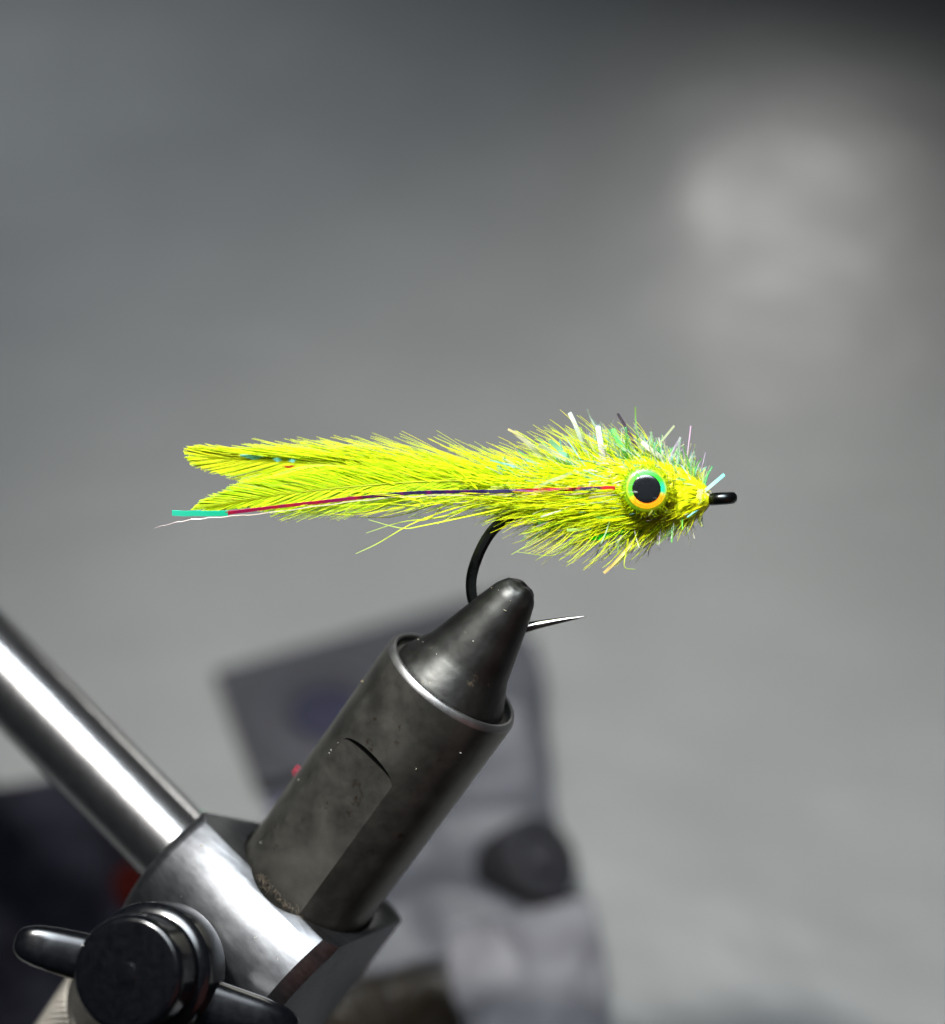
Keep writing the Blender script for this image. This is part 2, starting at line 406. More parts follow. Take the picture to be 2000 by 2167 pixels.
def wing(p0, p1, h0, h1, dep, roll):
    d = (p1 - p0); Ln = d.length; a, u, w = frame(d, Vector((0.12, -1, 0)))
    V = []; F = []; n = 32; st = []
    for i in range(9): st.append((Ln * i / 12, h0 + (h1 - h0) * i / 12, 1))
    for i in range(1, 10):
        q = math.pi / 2 * i / 9; st.append((Ln * 8 / 12 + Ln * 4 / 12 * math.sin(q), (h0 + (h1 - h0) * 0.8) * max(math.cos(q), 0.02) ** 0.62, max(math.cos(q), 0.03) ** 0.5))
    for s_, h, dd in st:
        for i in range(n):
            q = 2 * math.pi * (i + 0.5) / n; cx = math.copysign(abs(math.cos(q)) ** 0.5, math.cos(q)); sx = math.copysign(abs(math.sin(q)) ** 0.5, math.sin(q))
            cr, sr = math.cos(roll), math.sin(roll); xx = cx * dep * dd; yy = sx * h
            V.append(p0 + a * s_ + u * (xx * cr - yy * sr) + w * (xx * sr + yy * cr))
    for j in range(len(st) - 1):
        for i in range(n):
            k = (i + 1) % n; F.append((j * n + i, j * n + k, (j + 1) * n + k, (j + 1) * n + i))
    F.append(tuple(reversed(range(n)))); F.append(tuple(range((len(st) - 1) * n, len(st) * n)))
    return V, F
mesh_obj('wing', *wing(P(285, 2052, -4.6), P(30, 1990, -6.5), 2.6, 2.1, 2.4, ROLL_A), MAT['plastic'], knob, True, 50)
mesh_obj('wing', *wing(P(360, 2098, -4.6), P(630, 2182, -3.2), 2.6, 2.1, 2.4, ROLL_B), MAT['plastic'], knob, True, 50)

# knurled collar below the block
KC = RIMC + AX * (-55.3); KR = 16.2
V = []; F = []; Vp = []; Fp = []
collar = mesh_obj('knurled_collar', *lathe(KC, AX, [(-30, KR - 0.45), (-0.4, KR - 0.45), (0, KR - 0.8), (0.02, 8.0)], 128, cap1=False), MAT['knurl'], vise, True, 30)
a, u, w = frame(AX); nk = 110; dz = 2 * math.pi * KR / nk
for j in range(24):
    for i in range(nk):
        t0 = 2 * math.pi * (i + 0.5 * (j % 2)) / nk; s0 = -0.85 - j * dz * 0.5
        def pt(dt, ds, r): 
            t = t0 + dt; return KC + a * (s0 + ds) + (u * math.cos(t) + w * math.sin(t)) * r
        hd = math.pi / nk * 0.98; n0 = len(Vp)
        if (u * math.cos(t0) + w * math.sin(t0)).dot(Vector((-0.6, -0.8, 0))) < -0.1: continue
        Vp += [pt(-hd, 0, KR - 0.47), pt(0, -dz * 0.49, KR - 0.47), pt(hd, 0, KR - 0.47), pt(0, dz * 0.49, KR - 0.47), pt(0, 0, KR + 0.02)]
        Fp += [(n0, n0 + 1, n0 + 4), (n0 + 1, n0 + 2, n0 + 4), (n0 + 2, n0 + 3, n0 + 4), (n0 + 3, n0, n0 + 4)]
tag(mesh_obj('knurling', Vp, Fp, MAT['knurl'], collar, False), kind='stuff')

# ------------------------------------------------------------------ the fly
fly = thing('fishing_fly', P(1060, 1320, 1.0), 'chartreuse streamer fly on a black hook, with big green eye and long feather tail', 'fishing fly')
hp = [P(1500, 1056, 0), P(1400, 1056, 0), P(1250, 1062, 0.2), P(1150, 1072, 0.3), P(1095, 1088, 0.4), P(1052, 1113, 0.5), P(1024, 1150, 0.6), P(1003, 1200, 0.7), P(997, 1240, 0.8), P(1004, 1278, 0.9), P(1030, 1318, 0.9), P(1070, 1336, 0.9), P(1110, 1330, 0.9)]
sp1 = spline(hp, 90)
hook = mesh_obj('hook', *tube(sp1, [0.62] * 90, 8, 0.8), MAT['hook'], fly, True, 35)
tip = [P(1100, 1331, 0.9), P(1116, 1327.5, 0.9), P(1135, 1323, 0.85), P(1165, 1317, 0.8), P(1200, 1310.5, 0.75), P(1222, 1307, 0.7), P(1240, 1304, 0.7)]
ts = spline(tip, 30)
mesh_obj('hook_point', *tube(ts, [0.6 * (1 - (i / 29) ** 1.25) + 0.02 for i in range(30)], 10), MAT['hook_bright'], hook)
# eye of the hook: a ring lying flat, seen edge on
ec = P(1527, 1055, 0); V = []; F = []; nu, nv = 48, 12
for i in range(nu):
    t = 2 * math.pi * i / nu
    for j in range(nv):
        q = 2 * math.pi * j / nv; rr = 1.08 + 0.60 * math.cos(q)
        p = Vector((math.cos(t) * rr, math.sin(t) * rr, 0.66 * math.sin(q)))
        p = Matrix.Rotation(math.radians(-4), 3, 'Y') @ p
        V.append(ec + p)
for i in range(nu):
    for j in range(nv):
        F.append((i * nv + j, ((i + 1) % nu) * nv + j, ((i + 1) % nu) * nv + (j + 1) % nv, i * nv + (j + 1) % nv))
mesh_obj('hook_eye', V, F, MAT['hook'], hook)

def lerp(a, b, t): return a + (b - a) * t
def table(x, xs, ys):
    if x <= xs[0]: return ys[0]
    for i in range(len(xs) - 1):
        if x <= xs[i + 1]: return lerp(ys[i], ys[i + 1], (x - xs[i]) / (xs[i + 1] - xs[i]))
    return ys[-1]
def chart(r=None):             # chartreuse dye, slightly uneven from fibre to fibre
    r = R.random() if r is None else r
    y = R.uniform(0.86, 1.06)
    return (lerp(0.70, 0.88, r) * y, lerp(0.90, 0.86, r) * y, 0.008)
# body core
BX = [1050, 1100, 1160, 1230, 1300, 1362, 1420, 1460, 1490, 1503]
BRD = [10, 30, 46, 62, 77, 82, 70, 52, 30, 15]
def body_r(u): return table(u, BX, BRD) * K
def body_c(u): return P(u, table(u, [1050, 1300, 1500], [1050, 1040, 1054]), 0.0)
V = []; F = []; cols = []; n = 128; m_ = 130
for j in range(m_ + 1):
    u_px = 1050 + 453 * j / m_
    for i in range(n):
        t = 2 * math.pi * i / n; r = body_r(u_px); c = body_c(u_px)
        p = c + Vector((0, math.cos(t) * r * 0.74, math.sin(t) * r))
        d = 1 + 0.10 * noise.noise(p * 1.3) + 0.05 * noise.noise(p * 4.1) + 0.03 * noise.noise(p * 9)
        p = c + (p - c) * d
        V.append(p)
        g = 0.5 + 0.5 * noise.noise(p * 0.8 + Vector((5, 0, 0)))
        cols.append((lerp(0.58, 0.78, g), lerp(0.76, 0.70, g), 0.008))
for j in range(m_):
    for i in range(n):
        k = (i + 1) % n; F.append((j * n + i, j * n + k, (j + 1) * n + k, (j + 1) * n + i))
F.append(tuple(reversed(range(n)))); F.append(tuple(range(m_ * n, (m_ + 1) * n)))
body = mesh_obj('body', V, F, MAT['core'], fly, True, None, cols)

# feathers of the tail
def feather(qpts, up, dn, nb, yj, seed, ang, gr=0.0, angd=None):
    rr = random.Random(seed); n = 60; q = spline(qpts, n)
    o = bpy.data.objects.new('feather', None); C.objects.link(o); o.parent = fly; o.empty_display_size = 0.004
    fq = Fibres(); fq.hair(q, 0.17, 0.03, (0.60, 0.66, 0.02)); fq.build('quill', MAT['barb'], o)
    fb = Fibres()
    for side, ln in ((1, up), (-1, dn)):
        for i in range(nb):
            t = ((i + rr.random()) / nb) ** 0.82
            x = t * (n - 1); k = min(int(x), n - 2); o3 = q[k].lerp(q[k + 1], x - k)
            T = (q[k + 1] - q[k]).normalized(); Nn = Vector((0, 1, 0)).cross(T).normalized()
            if Nn.z < 0: Nn = -Nn
            Nn = Nn * side
            clump = noise.noise(Vector((t * 42 + seed * 3.1, side, 0)))
            an = ang if side > 0 or angd is None else angd
            A = math.radians(table(t, an[0], an[1]) + 7 * clump * (1.05 - t) ** 1.6 + rr.gauss(0, 0.8 + 3.2 * (1 - t) ** 2))
            Lb = table(t, ln[0], ln[1]) * K * rr.uniform(lerp(0.82, 0.95, t), 1.05)
            bend = math.radians(rr.uniform(4, 20) * (1.15 - t))
            yo = yj * (0.25 + 0.75 * (1 - t)) * (clump + rr.gauss(0, 0.5))
            pts = []
            p = o3.copy(); ns = 6
            for s_ in range(ns + 1):
                pts.append(p.copy()); f = s_ / ns
                aa = A * 1.25 - bend * f
                d = T * math.cos(aa) + Nn * math.sin(aa) + Vector((0, yo * 0.16, 0))
                p = p + d * (Lb / ns)
            g = min(max(0.45 + 0.3 * clump + rr.gauss(0, 0.2), 0), 1)
            c = (lerp(0.68, 0.86, g) + gr, lerp(0.87, 0.83, g), 0.008)
            fb.hair(pts, rr.uniform(0.036, 0.055), lerp(0.016, 0.03, t), c)
    tag(fb.build('barbs', MAT['barb'], o), kind='stuff')
    return o
angs = ([0, 0.4, 0.75, 1.0], [23, 17, 13, 8])
up1 = ([0, 0.25, 0.6, 0.85, 0.96, 1], [150, 215, 205, 130, 75, 40]); dn1 = ([0, 0.3, 0.7, 0.9, 1], [90, 150, 135, 90, 40])
q_up = lambda y: [P(1170, 1022, y), P(950, 1000, y), P(760, 984, y + .2), P(600, 977, y + .3), P(430, 967, y + .4)]
q_lo = lambda y: [P(1170, 1032, y), P(960, 1018, y), P(764, 1028, y - .2), P(586, 1049, y - .3), P(438, 1077, y - .4)]
feather(q_up(0.8), ([0, 0.25, 0.6, 0.85, 0.96, 1], [150, 215, 200, 125, 70, 40]), dn1, 520, 0.8, 1, ([0, 0.25, 0.6, 0.85, 0.95, 1.0], [23, 13, 7, 8.5, 10, 4]), 0.0, ([0, 0.3, 0.7, 0.9, 1], [23, 20, 17, 12, 4]))
feather(q_lo(-0.9), ([0, 0.3, 0.7, 0.9, 1], [90, 120, 105, 70, 34]), ([0, 0.25, 0.5, 0.75, 0.9, 1], [150, 190, 175, 60, 40, 26]), 540, 0.8, 2, ([0, 0.4, 0.75, 0.92, 1.0], [25, 22, 19, 13, 6]), -0.07, angs)
feather([P(1170, 1020, 1.8), P(950, 998, 1.9), P(760, 988, 2.0), P(600, 983, 2.1), P(446, 976, 2.2)], up1, dn1, 130, 1.2, 3, ([0, 0.25, 0.6, 0.85, 1.0], [21, 11, 5, 5, 5]))
feather([P(1170, 1040, 2.0), P(960, 1030, 2.0), P(764, 1035, 2.1), P(620, 1052, 2.2), P(468, 1071, 2.2)], ([0, 0.3, 0.7, 1], [90, 120, 95, 36]), ([0, 0.3, 0.55, 0.8, 1], [130, 170, 120, 60, 30]), 130, 1.2, 4, angs, -0.07)

# collar hackle and dubbing fibres round the body
f = Fibres(); rr = random.Random(21)
def swept(u0, t, L_px, a0, a1, r0, col, fib, ns=6, lift=0.0):
    c = body_c(u0); r = body_r(u0) * 0.9
    rad = Vector((0, math.cos(t) * 0.74, math.sin(t))); p = c + rad * r; rad.normalize()
    pts = []; Ls = L_px * K / ns
    tw = rr.uniform(-0.25, 0.25); side = Vector((1, 0, 0)).cross(rad)
    for s_ in range(ns + 1):
        pts.append(p.copy()); f_ = s_ / ns; aa = math.radians(a0 + (a1 - a0) * f_)
        p = p + (Vector((-1, 0, 0)) * math.cos(aa) + rad * math.sin(aa) + side * tw) * Ls
    fib.hair(pts, r0, 0.018, col)
for i in range(2300):
    u0 = rr.uniform(1075, 1410); t = rr.uniform(0, 2 * math.pi)
    a0 = table(u0, [1075, 1250, 1400], [26, 44, 55]) * rr.uniform(0.35, 1.3)
    facing = math.cos(t) < -0.55            # the flanks were glued flat under the eye
    if facing: a0 *= 0.35
    Lp = table(u0, [1075, 1250, 1400], [125, 130, 90]) * rr.uniform(0.35, 1.1)
    if math.sin(t) < -0.3 and u0 < 1200: Lp *= 0.7
    swept(u0, t, Lp, a0 * 1.2, a0 * 0.6, rr.uniform(0.035, 0.08), chart(rr.random()), f)
for i in range(1500):
    u0 = rr.uniform(1380, 1496); t = rr.uniform(0, 2 * math.pi)
    a0 = rr.uniform(25, 85) * (0.6 if math.cos(t) < -0.5 else 1)
    swept(u0, t, rr.uniform(18, 62) * table(u0, [1380, 1490], [1, 0.6]), a0, a0 * 0.7, rr.uniform(0.04, 0.075), chart(rr.uniform(0.3, 1)), f)
tag(f.build('hackle_fibres', MAT['barb'], body), kind='stuff')

# short clipped flash round the head
f = Fibres(); rr = random.Random(5)
FLC = [(0.45, 0.66, 0.46), (0.62, 0.68, 0.60), (0.18, 0.62, 0.26), (0.25, 0.62, 0.60), (0.62, 0.72, 0.16), (0.68, 0.66, 0.50), (0.16, 0.58, 0.10), (0.55, 0.45, 0.62)]
for i in range(1150):
    u0 = rr.uniform(1095, 1485) if i % 2 else rr.uniform(1280, 1490); t = rr.uniform(0, 2 * math.pi)
    if rr.random() < 0.62: t = math.pi / 2 + rr.gauss(0, 0.55)
    c = body_c(u0); rad = Vector((0, math.cos(t) * 0.8, math.sin(t))); p = c + rad * body_r(u0) * 0.85
    fac = math.cos(t) < -0.6
    aa = math.radians(table(u0, [1110, 1300, 1480], [30, 62, 85]) * rr.uniform(0.55, 1.4)) * (0.3 if fac else 1)
    d = Vector((-math.cos(aa), 0, 0)) + rad.normalized() * math.sin(aa) + Vector((0, rr.gauss(0, 0.3), 0)); d.normalize()
    Ln = table(u0, [1110, 1330, 1480], [95, 84, 56]) * K * rr.uniform(0.4, 1.0)
    bend = Vector((rr.gauss(0, 0.2), rr.gauss(0, 0.25), rr.gauss(0, 0.15))) * Ln
    pts = [p + d * Ln * x + bend * x * x for x in (0, 0.25, 0.5, 0.75, 1)]
    wd = rr.choice([0.06, 0.08, 0.1, 0.13, 0.18, 0.28])
    f.ribbon(pts, wd, wd, Vector((rr.uniform(-1, 1), rr.uniform(-0.7, 0.7), rr.uniform(-1, 1))), rr.choice(FLC), None, 0.02, rr.uniform(-1.2, 1.2))
tag(f.build('clipped_flash', MAT['flash'], body), kind='stuff')

# the strands one can tell apart
mint = (0.55, 0.85, 0.68); cream = (0.86, 0.84, 0.70); green = (0.10, 0.72, 0.12); mauve = (0.20, 0.07, 0.15); cyan = (0.25, 0.80, 0.72); pale = (0.68, 0.84, 0.66); olive = (0.62, 0.62, 0.06)
STR = [((1235, 945), (1218, 900), (1205, 873), 11, pale, 'flash'), ((1262, 905), (1250, 885), (1243, 866), 4, mint, 'flash_solid'), ((1277, 978), (1271, 940), (1265, 901), 15, cream, 'flash_solid'),
       ((1342, 938), (1325, 905), (1307, 875), 9, mauve, 'flash_solid'), ((1348, 915), (1345, 885), (1345, 861), 4, (0.35, 0.7, 0.3), 'flash_solid'), ((1328, 972), (1312, 940), (1297, 907), 15, green, 'flash'),
       ((1384, 952), (1403, 930), (1427, 901), 6, pale, 'flash_solid'), ((1454, 966), (1458, 935), (1462, 901), 3.2, (0.75, 0.72, 0.75), 'flash_solid'), ((1494, 1037), (1514, 1020), (1533, 1004), 9, cream, 'flash_solid'),
       ((1330, 1124), (1290, 1132), (1248, 1141), 11, green, 'flash_solid'), ((1342, 1142), (1312, 1180), (1278, 1213), 9, olive, 'flash_solid'), ((1432, 1112), (1412, 1132), (1390, 1151), 9, (0.35, 0.72, 0.22), 'flash'),
       ((1140, 960), (1115, 935), (1087, 914), 12, pale, 'flash'), ((1205, 975), (1185, 952), (1163, 932), 13, (0.35, 0.82, 0.80), 'flash_solid'), ((1212, 980), (1175, 960), (1140, 942), 12, (0.85, 0.88, 0.86), 'flash_solid'),
       ((1330, 985), (1312, 968), (1290, 950), 11, (0.85, 0.88, 0.86), 'flash_solid'), ((1395, 965), (1375, 950), (1358, 935), 12, cream, 'flash_solid'), ((1415, 985), (1425, 960), (1440, 925), 6, mint, 'flash'),
       ((1432, 990), (1436, 960), (1438, 935), 7, pale, 'flash'), ((1460, 1000), (1463, 975), (1470, 958), 6, mint, 'flash'), ((1188, 1010), (1160, 1020), (1130, 1035), 9, (0.5, 0.6, 0.45), 'flash'),
       ((1285, 1105), (1250, 1118), (1200, 1122), 9, (0.45, 0.80, 0.35), 'flash'), ((1180, 1110), (1140, 1105), (1105, 1088), 8, (0.45, 0.82, 0.30), 'flash'), ((1420, 1090), (1400, 1100), (1380, 1120), 9, (0.45, 0.85, 0.45), 'flash_solid'),
       ((1320, 1128), (1309, 1145), (1308, 1166), 5, (0.80, 0.76, 0.70), 'flash_solid'), ((1118, 940), (1100, 922), (1075, 908), 6, (0.62, 0.8, 0.2), 'flash_solid'), ((1250, 950), (1235, 925), (1228, 903), 7, (0.40, 0.36, 0.30), 'flash')]
for i, (a0, a1, a2, wpx, col, mt) in enumerate(STR):
    r_ = random.Random(i); f = Fibres()
    front = -1.4 if 985 > a0[1] > 925 else (-2.9 if 1005 < a0[1] < 1036 and a0[0] < 1300 else -1.0)
    rt = (a0[0] + (a0[0] - a2[0]) * 0.45, a0[1] + (a0[1] - a2[1]) * 0.45)
    pts = spline([P(*rt, front + 0.9), P(*a0, front), P(*a1, front - 0.35), P(*a2, front + r_.uniform(-1.2, 0.6))], 9)
    tdir = pts[-1] - pts[0]; side = tdir.cross(Vector((0, 1, 0.35 * r_.uniform(-1, 1))))
    col = tuple(x * 0.72 for x in col)
    f.ribbon(pts, wpx * K * 0.85, wpx * K * 0.8, side, col, cyan if i == 8 else tuple(min(1, max(0, x + r_.uniform(-0.15, 0.15))) for x in col), 0.03, r_.uniform(-0.9, 0.9))
    f.build('flash_strand', MAT[mt], body, False)

# long loose barbs under and behind the body
f = Fibres(); rr = random.Random(9)
LB = [[(1000, 1062), (880, 1105), (800, 1150), (753, 1172)], [(1060, 1078), (900, 1112), (850, 1118), (780, 1100)], [(1010, 1072), (930, 1095), (850, 1105), (775, 1128)], [(1060, 1085), (990, 1092), (930, 1097), (870, 1092)],
      [(1210, 1105), (1160, 1130), (1120, 1152), (1082, 1174)], [(1240, 1115), (1195, 1160), (1165, 1176), (1095, 1168)], [(1300, 1105), (1220, 1115), (1160, 1120), (1112, 1125)], [(1330, 1140), (1325, 1170), (1322, 1200), (1345, 1205)],
      [(830, 1065), (720, 1075), (670, 1072), (640, 1065)], [(1000, 1050), (850, 1020), (700, 985), (560, 1012)], [(900, 1045), (780, 1000), (660, 985), (540, 1020)], [(1000, 1030), (860, 960), (760, 942), (690, 950)],
      [(720, 945), (700, 942), (685, 938), (668, 933)], [(1345, 1130), (1335, 1165), (1310, 1190), (1292, 1198)], [(1410, 1085), (1402, 1110), (1400, 1125), (1398, 1150)], [(1440, 1080), (1440, 1095), (1441, 1105), (1442, 1121)]]
for b_ in LB:
    y0 = rr.uniform(-1.8, 0.4); f.hair(spline([P(u, v_, y0 + rr.uniform(-.4, .4)) for u, v_ in b_], 14), rr.uniform(0.09, 0.13), 0.03, chart(rr.uniform(0.3, 0.8)), (0.55, 0.75, 0.15))
for i in range(90):
    u0 = rr.uniform(830, 1180); v0 = rr.uniform(1015, 1075); dx = rr.uniform(80, 210); dv = rr.uniform(-12, 42) if v0 > 1045 else rr.uniform(-60, 25)
    y0 = rr.uniform(-2.3, 1.0); c_ = rr.uniform(-18, 18)
    f.hair(spline([P(u0, v0, y0), P(u0 - dx / 2, v0 + dv / 2 + c_, y0 - .2), P(u0 - dx, v0 + dv, y0)], 9), rr.uniform(0.05, 0.085), 0.02, chart(rr.random()))
tag(f.build('loose_barbs', MAT['barb'], fly), kind='stuff')

# lateral line tinsel, iridescent reflections put into its colour along the length
line = spline([P(1302, 1033, -3.55), P(1160, 1037, -2.9), P(1040, 1040, -2.4), P(900, 1042, -2.1), P(800, 1049, -2.0), P(700, 1060, -1.9), P(600, 1071, -1.8), P(478, 1086, -1.8)], 120)
f = Fibres(); f.ribbon(line, 0.42, 0.38, Vector((0, -0.6, 1)), (0.4, 0.02, 0.05), None, 0.05, 0.0)
cols = []
for i in range(120):
    t = i / 119; k = noise.cell(Vector((i * 0.55, 3.3, 0))) 
    if t > 0.62: c = Vector((0.42, 0.008, 0.03)).lerp(Vector((0.16, 0.005, 0.12)), 0.5 * abs(k) + (0.25 if t < .75 else 0))
    elif t > 0.30: c = Vector((0.03, 0.015, 0.09)).lerp(Vector((0.20, 0.006, 0.13)), max(0, k))
    else: c = Vector((0.55, 0.02, 0.03)) if k > 0.05 else Vector((0.06, 0.05, 0.14))
    cols += [tuple(c)] * 4
f.Cc = cols
lat = f.build('lateral_line', MAT['tinsel'], fly, False)
f = Fibres(); f.ribbon([P(482, 1086, -1.8), P(470, 1086.3, -1.8), P(440, 1086.8, -1.9), P(415, 1086.3, -1.85), P(390, 1086.8, -1.9), P(364, 1085.5, -1.9)], 0.60, 0.62, Vector((0, -0.5, 1)), (0.008, 0.45, 0.24), (0.03, 0.52, 0.34), 0.05)
f.build('turned_tip', MAT['tinsel'], lat, False)  # teal reflection of the turned film is put into its tint
f = Fibres(); pr = [(1295, 1043), (1160, 1046), (1040, 1047), (930, 1048), (830, 1053), (740, 1062), (650, 1074), (560, 1086), (480, 1093), (430, 1097), (395, 1101), (355, 1110), (328, 1117)]
pp = spline([P(u, v_, -2.0 - 1.2 * max(0, (u - 1000) / 300)) for u, v_ in pr], 90)
pp = [p + Vector((0, 0, 0.05 * noise.noise(Vector((i * 0.9, 0, 0))) + 0.04 * math.sin(i * 0.9))) for i, p in enumerate(pp)]
f.ribbon(pp, 0.15, 0.07, Vector((0, -0.4, 1)), (0.34, 0.31, 0.18), (0.16, 0.12, 0.13), 0.03, 1.0)
f.build('pearl_strand', MAT['tinsel'], lat, False)
f = Fibres(); pr = [(1300, 1030), (1200, 1034), (1140, 1040), (1080, 1036)]
f.ribbon(spline([P(u, v_, -3.5 + (1300 - u) * 0.003) for u, v_ in pr], 40), 0.22, 0.18, Vector((0, -0.6, 1)), (0.6, 0.03, 0.04), (0.12, 0.08, 0.2), 0.04, 0.3)
f.build('flash_strand', MAT['tinsel'], lat, False)
# flecks of turned flash lying in the upper feather
for (u0, u1, v0, v1, w_, col) in ((508, 565, 965, 969, 11, cyan), (576, 598, 972, 974, 11, cyan), (608, 632, 975, 975, 10, cyan), (598, 625, 988, 987, 5, (0.55, 0.06, 0.02)), (640, 655, 993, 993, 4, (0.5, 0.12, 0.02)), (835, 850, 1006, 1007, 4, (0.6, 0.10, 0.02))):
    f = Fibres(); f.ribbon([P(u0, v0, 1.08), P((u0 + u1) / 2, (v0 + v1) / 2 + 0.5, 0.98), P(u1, v1, 1.1)], w_ * K, w_ * K, Vector((0, -0.5, 1)), tuple(x * 0.6 for x in col), None, 0.04)
    f.build('flash_fleck', MAT['tinsel'], fly, False)

# thread head
V, F = lathe(P(1466, 1051, 0), Vector((1, 0, -0.06)), [(0, 1.55), (0.35, 1.6), (0.7, 1.45), (0.85, 1.34), (1.0, 1.22), (1.15, 1.1), (1.3, 1.0), (1.45, 0.9), (1.6, 0.82), (1.72, 0.76), (1.85, 0.70), (2.0, 0.62)], 48, cap0=False)
V = [p + (p - P(1480, 1052, 0)).normalized() * 0.05 * math.sin(p.x * 26) + Vector((0, noise.noise(p * 2.2) * 0.14, noise.noise(p * 2.2 + Vector((7, 1, 2))) * 0.18)) for p in V]
cols = []
for p in V:
    t = min(max((p.x - P(1462, 0).x) / 2.0, 0), 1) * (0.75 + 0.5 * noise.noise(p * 1.3))
    cols.append((lerp(0.62, 0.80, t), lerp(0.62, 0.80, t), lerp(0.03, 0.66, t)))
mesh_obj('thread_head', V, F, MAT['core'], fly, True, None, cols)

# eyes
def make_eye(side):
    ey = P(1360, 1037, 0); ey.y = -3.5 * side
    ax = Vector((0.02, -1.0 * side, 0.12)).normalized(); a, u, w = frame(ax, Vector((0, 0, 1)))
    def disc(rings, n, colf):
        V = []; F = []; cols = []
        for (s_, r) in rings:
            for i in range(n):
                t = 2 * math.pi * i / n; p = u * math.cos(t) + w * math.sin(t)
                V.append(ey + a * s_ + p * r * 0.95); cols.append(colf(r, p.x, p.z))
        for j in range(len(rings) - 1):
            for i in range(n):
                k = (i + 1) % n; F.append((j * n + i, j * n + k, (j + 1) * n + k, (j + 1) * n + i))
        return V, F, cols
    def iris_col(r, x, z):
        o = max(0, min(1, (-z - 0.30 + 0.12 * x) * 4))
        g = Vector((0.012, 0.46, 0.01)).lerp(Vector((0.005, 0.48, 0.26)), max(0, x - 0.88) * 6)  # cyan highlight at the right put into the iris colour
        if x < -0.2: g = g.lerp(Vector((0.06, 0.42, 0.01)), min(1, (-x - 0.2) * 1.4))
        c = g.lerp(Vector((0.85, 0.24, 0.003)), o)
        if r > 1.95: c = c.lerp(Vector((0.45, 0.50, 0.006)), min(1, (r - 1.95) * 2.6))
        return tuple(c)
    rings = [(0.86 - 0.12 * (r / 2.2) ** 2 - 0.26 * max(0, (r - 1.9)) ** 1.5, r) for r in [1.0 + 0.08 * i for i in range(16)]]
    V, F, cols = disc(rings, 72, iris_col)
    eye = mesh_obj('eye', V, F, MAT['eye'], fly, True, None, cols)
    V, F, cols = disc([(-0.35, 2.35), (0.1, 2.58), (0.35, 2.62), (0.52, 2.54), (0.62, 2.40), (0.66, 2.2)], 72, lambda r, x, z: (0.42, 0.52, 0.01) if x > -0.3 else (0.26, 0.50, 0.01))
    mesh_obj('eye_rim', V, F, MAT['barb'], eye, True, None, cols)
    V, F, cols = disc([(0.80, 1.58), (0.90, 1.54), (0.93, 1.44), (0.945, 1.1), (0.95, 0.7), (0.952, 0.35), (0.953, 0.01)], 64, lambda r, x, z: (0, 0, 0))
    mesh_obj('pupil', V, F, MAT['pupil'], eye)
    V, F, cols = disc([(0.74, 2.36), (0.88, 2.24), (0.97, 1.95), (1.03, 1.55), (1.07, 1.0), (1.085, 0.6), (1.092, 0.3), (1.094, 0.01)], 64, lambda r, x, z: (0, 0, 0))
    mesh_obj('clear_dome', V, F, MAT['dome'], eye)
make_eye(1); make_eye(-1)
f = Fibres(); rr = random.Random(17)       # fibres creeping over the glued edge of the eye
for i in range(150):
    t = rr.uniform(0, 2 * math.pi); d = Vector((math.cos(t), 0, math.sin(t))); e = P(1360, 1037, 0)
    r0_ = rr.uniform(2.6, 3.5); r1_ = rr.uniform(2.05, 2.6); sw = rr.uniform(-0.5, 0.5); sd = Vector((-d.z, 0, d.x))
    f.hair([e + d * r0_ + Vector((0, -2.3, 0)), e + d * (r0_ + r1_) / 2 + sd * sw * 0.5 + Vector((0, -3.95, 0)), e + d * r1_ + sd * sw + Vector((0, -4.35, 0))], 0.05, 0.02, chart(rr.random()))
tag(f.build('cheek_fibres', MAT['barb'], body), kind='stuff')

# ------------------------------------------------------------------ lint and crumbs sticking to the vise
f = Fibres(); rr = random.Random(33)
for i in range(20):
    if i < 10: s_, r_ = rr.uniform(-27, -1), BR + 0.02
    else:
        s_ = rr.uniform(0.6, 12); r_ = table(s_, [p[0] for p in prof], [p[1] for p in prof]) + 0.03 if False else table(s_, [0.1, 1.2, 2.1, 3, 6.2, 9.4, 11.6, 13], [6.75, 5.95, 5.3, 4.86, 3.98, 3.1, 2.4, 1]) + 0.05
    t = rr.uniform(-0.6, 2.2); d = mleft * math.cos(t) + lens * math.sin(t)
    if i < 10 and abs(t - th) < 0.5 and s_ < -9: continue
    p = RIMC + AX * s_ + d * r_; q = Vector((rr.gauss(0, 1), rr.gauss(0, 1), rr.gauss(0, 1))).normalized() * rr.uniform(0.06, 0.4)
    if rr.random() < 0.6: q *= 0.3
    c_ = rr.choice([(0.75, 0.72, 0.6), (0.7, 0.7, 0.7), (0.6, 0.5, 0.3), (0.8, 0.8, 0.75)])
    f.hair([p, p + q * 0.5 + d * 0.05, p + q], rr.uniform(0.03, 0.075), 0.025, c_)
for s_, t in ((-19.2, -0.05), (-19.6, -0.02)):
    p = RIMC + AX * s_ + (mleft * math.cos(t) + lens * math.sin(t)) * BR
    f.hair([p, p + Vector((-0.25, 0, 0.3)), p + Vector((-0.5, 0, 0.05)), p + Vector((-0.3, 0, -0.4))], 0.06, 0.05, (0.75, 0.04, 0.10))
for i in range(26):            # specks on the block
    x = rr.uniform(-13, 6); q = rr.uniform(0.2, 2.2); d = -WY * math.sin(q) + AX * math.cos(q)
    if (d * BLR).dot(AX) > top - 0.2: continue
    p = XC + RX * x + d * (BLR + 0.02); v2 = Vector((rr.gauss(0, 1), rr.gauss(0, .3), rr.gauss(0, 1))).normalized() * rr.uniform(0.08, 0.35)
    f.hair([p, p + v2 * 0.6, p + v2], rr.uniform(0.04, 0.09), 0.03, rr.choice([(0.75, 0.74, 0.65), (0.6, 0.52, 0.36), (0.8, 0.8, 0.78)]))
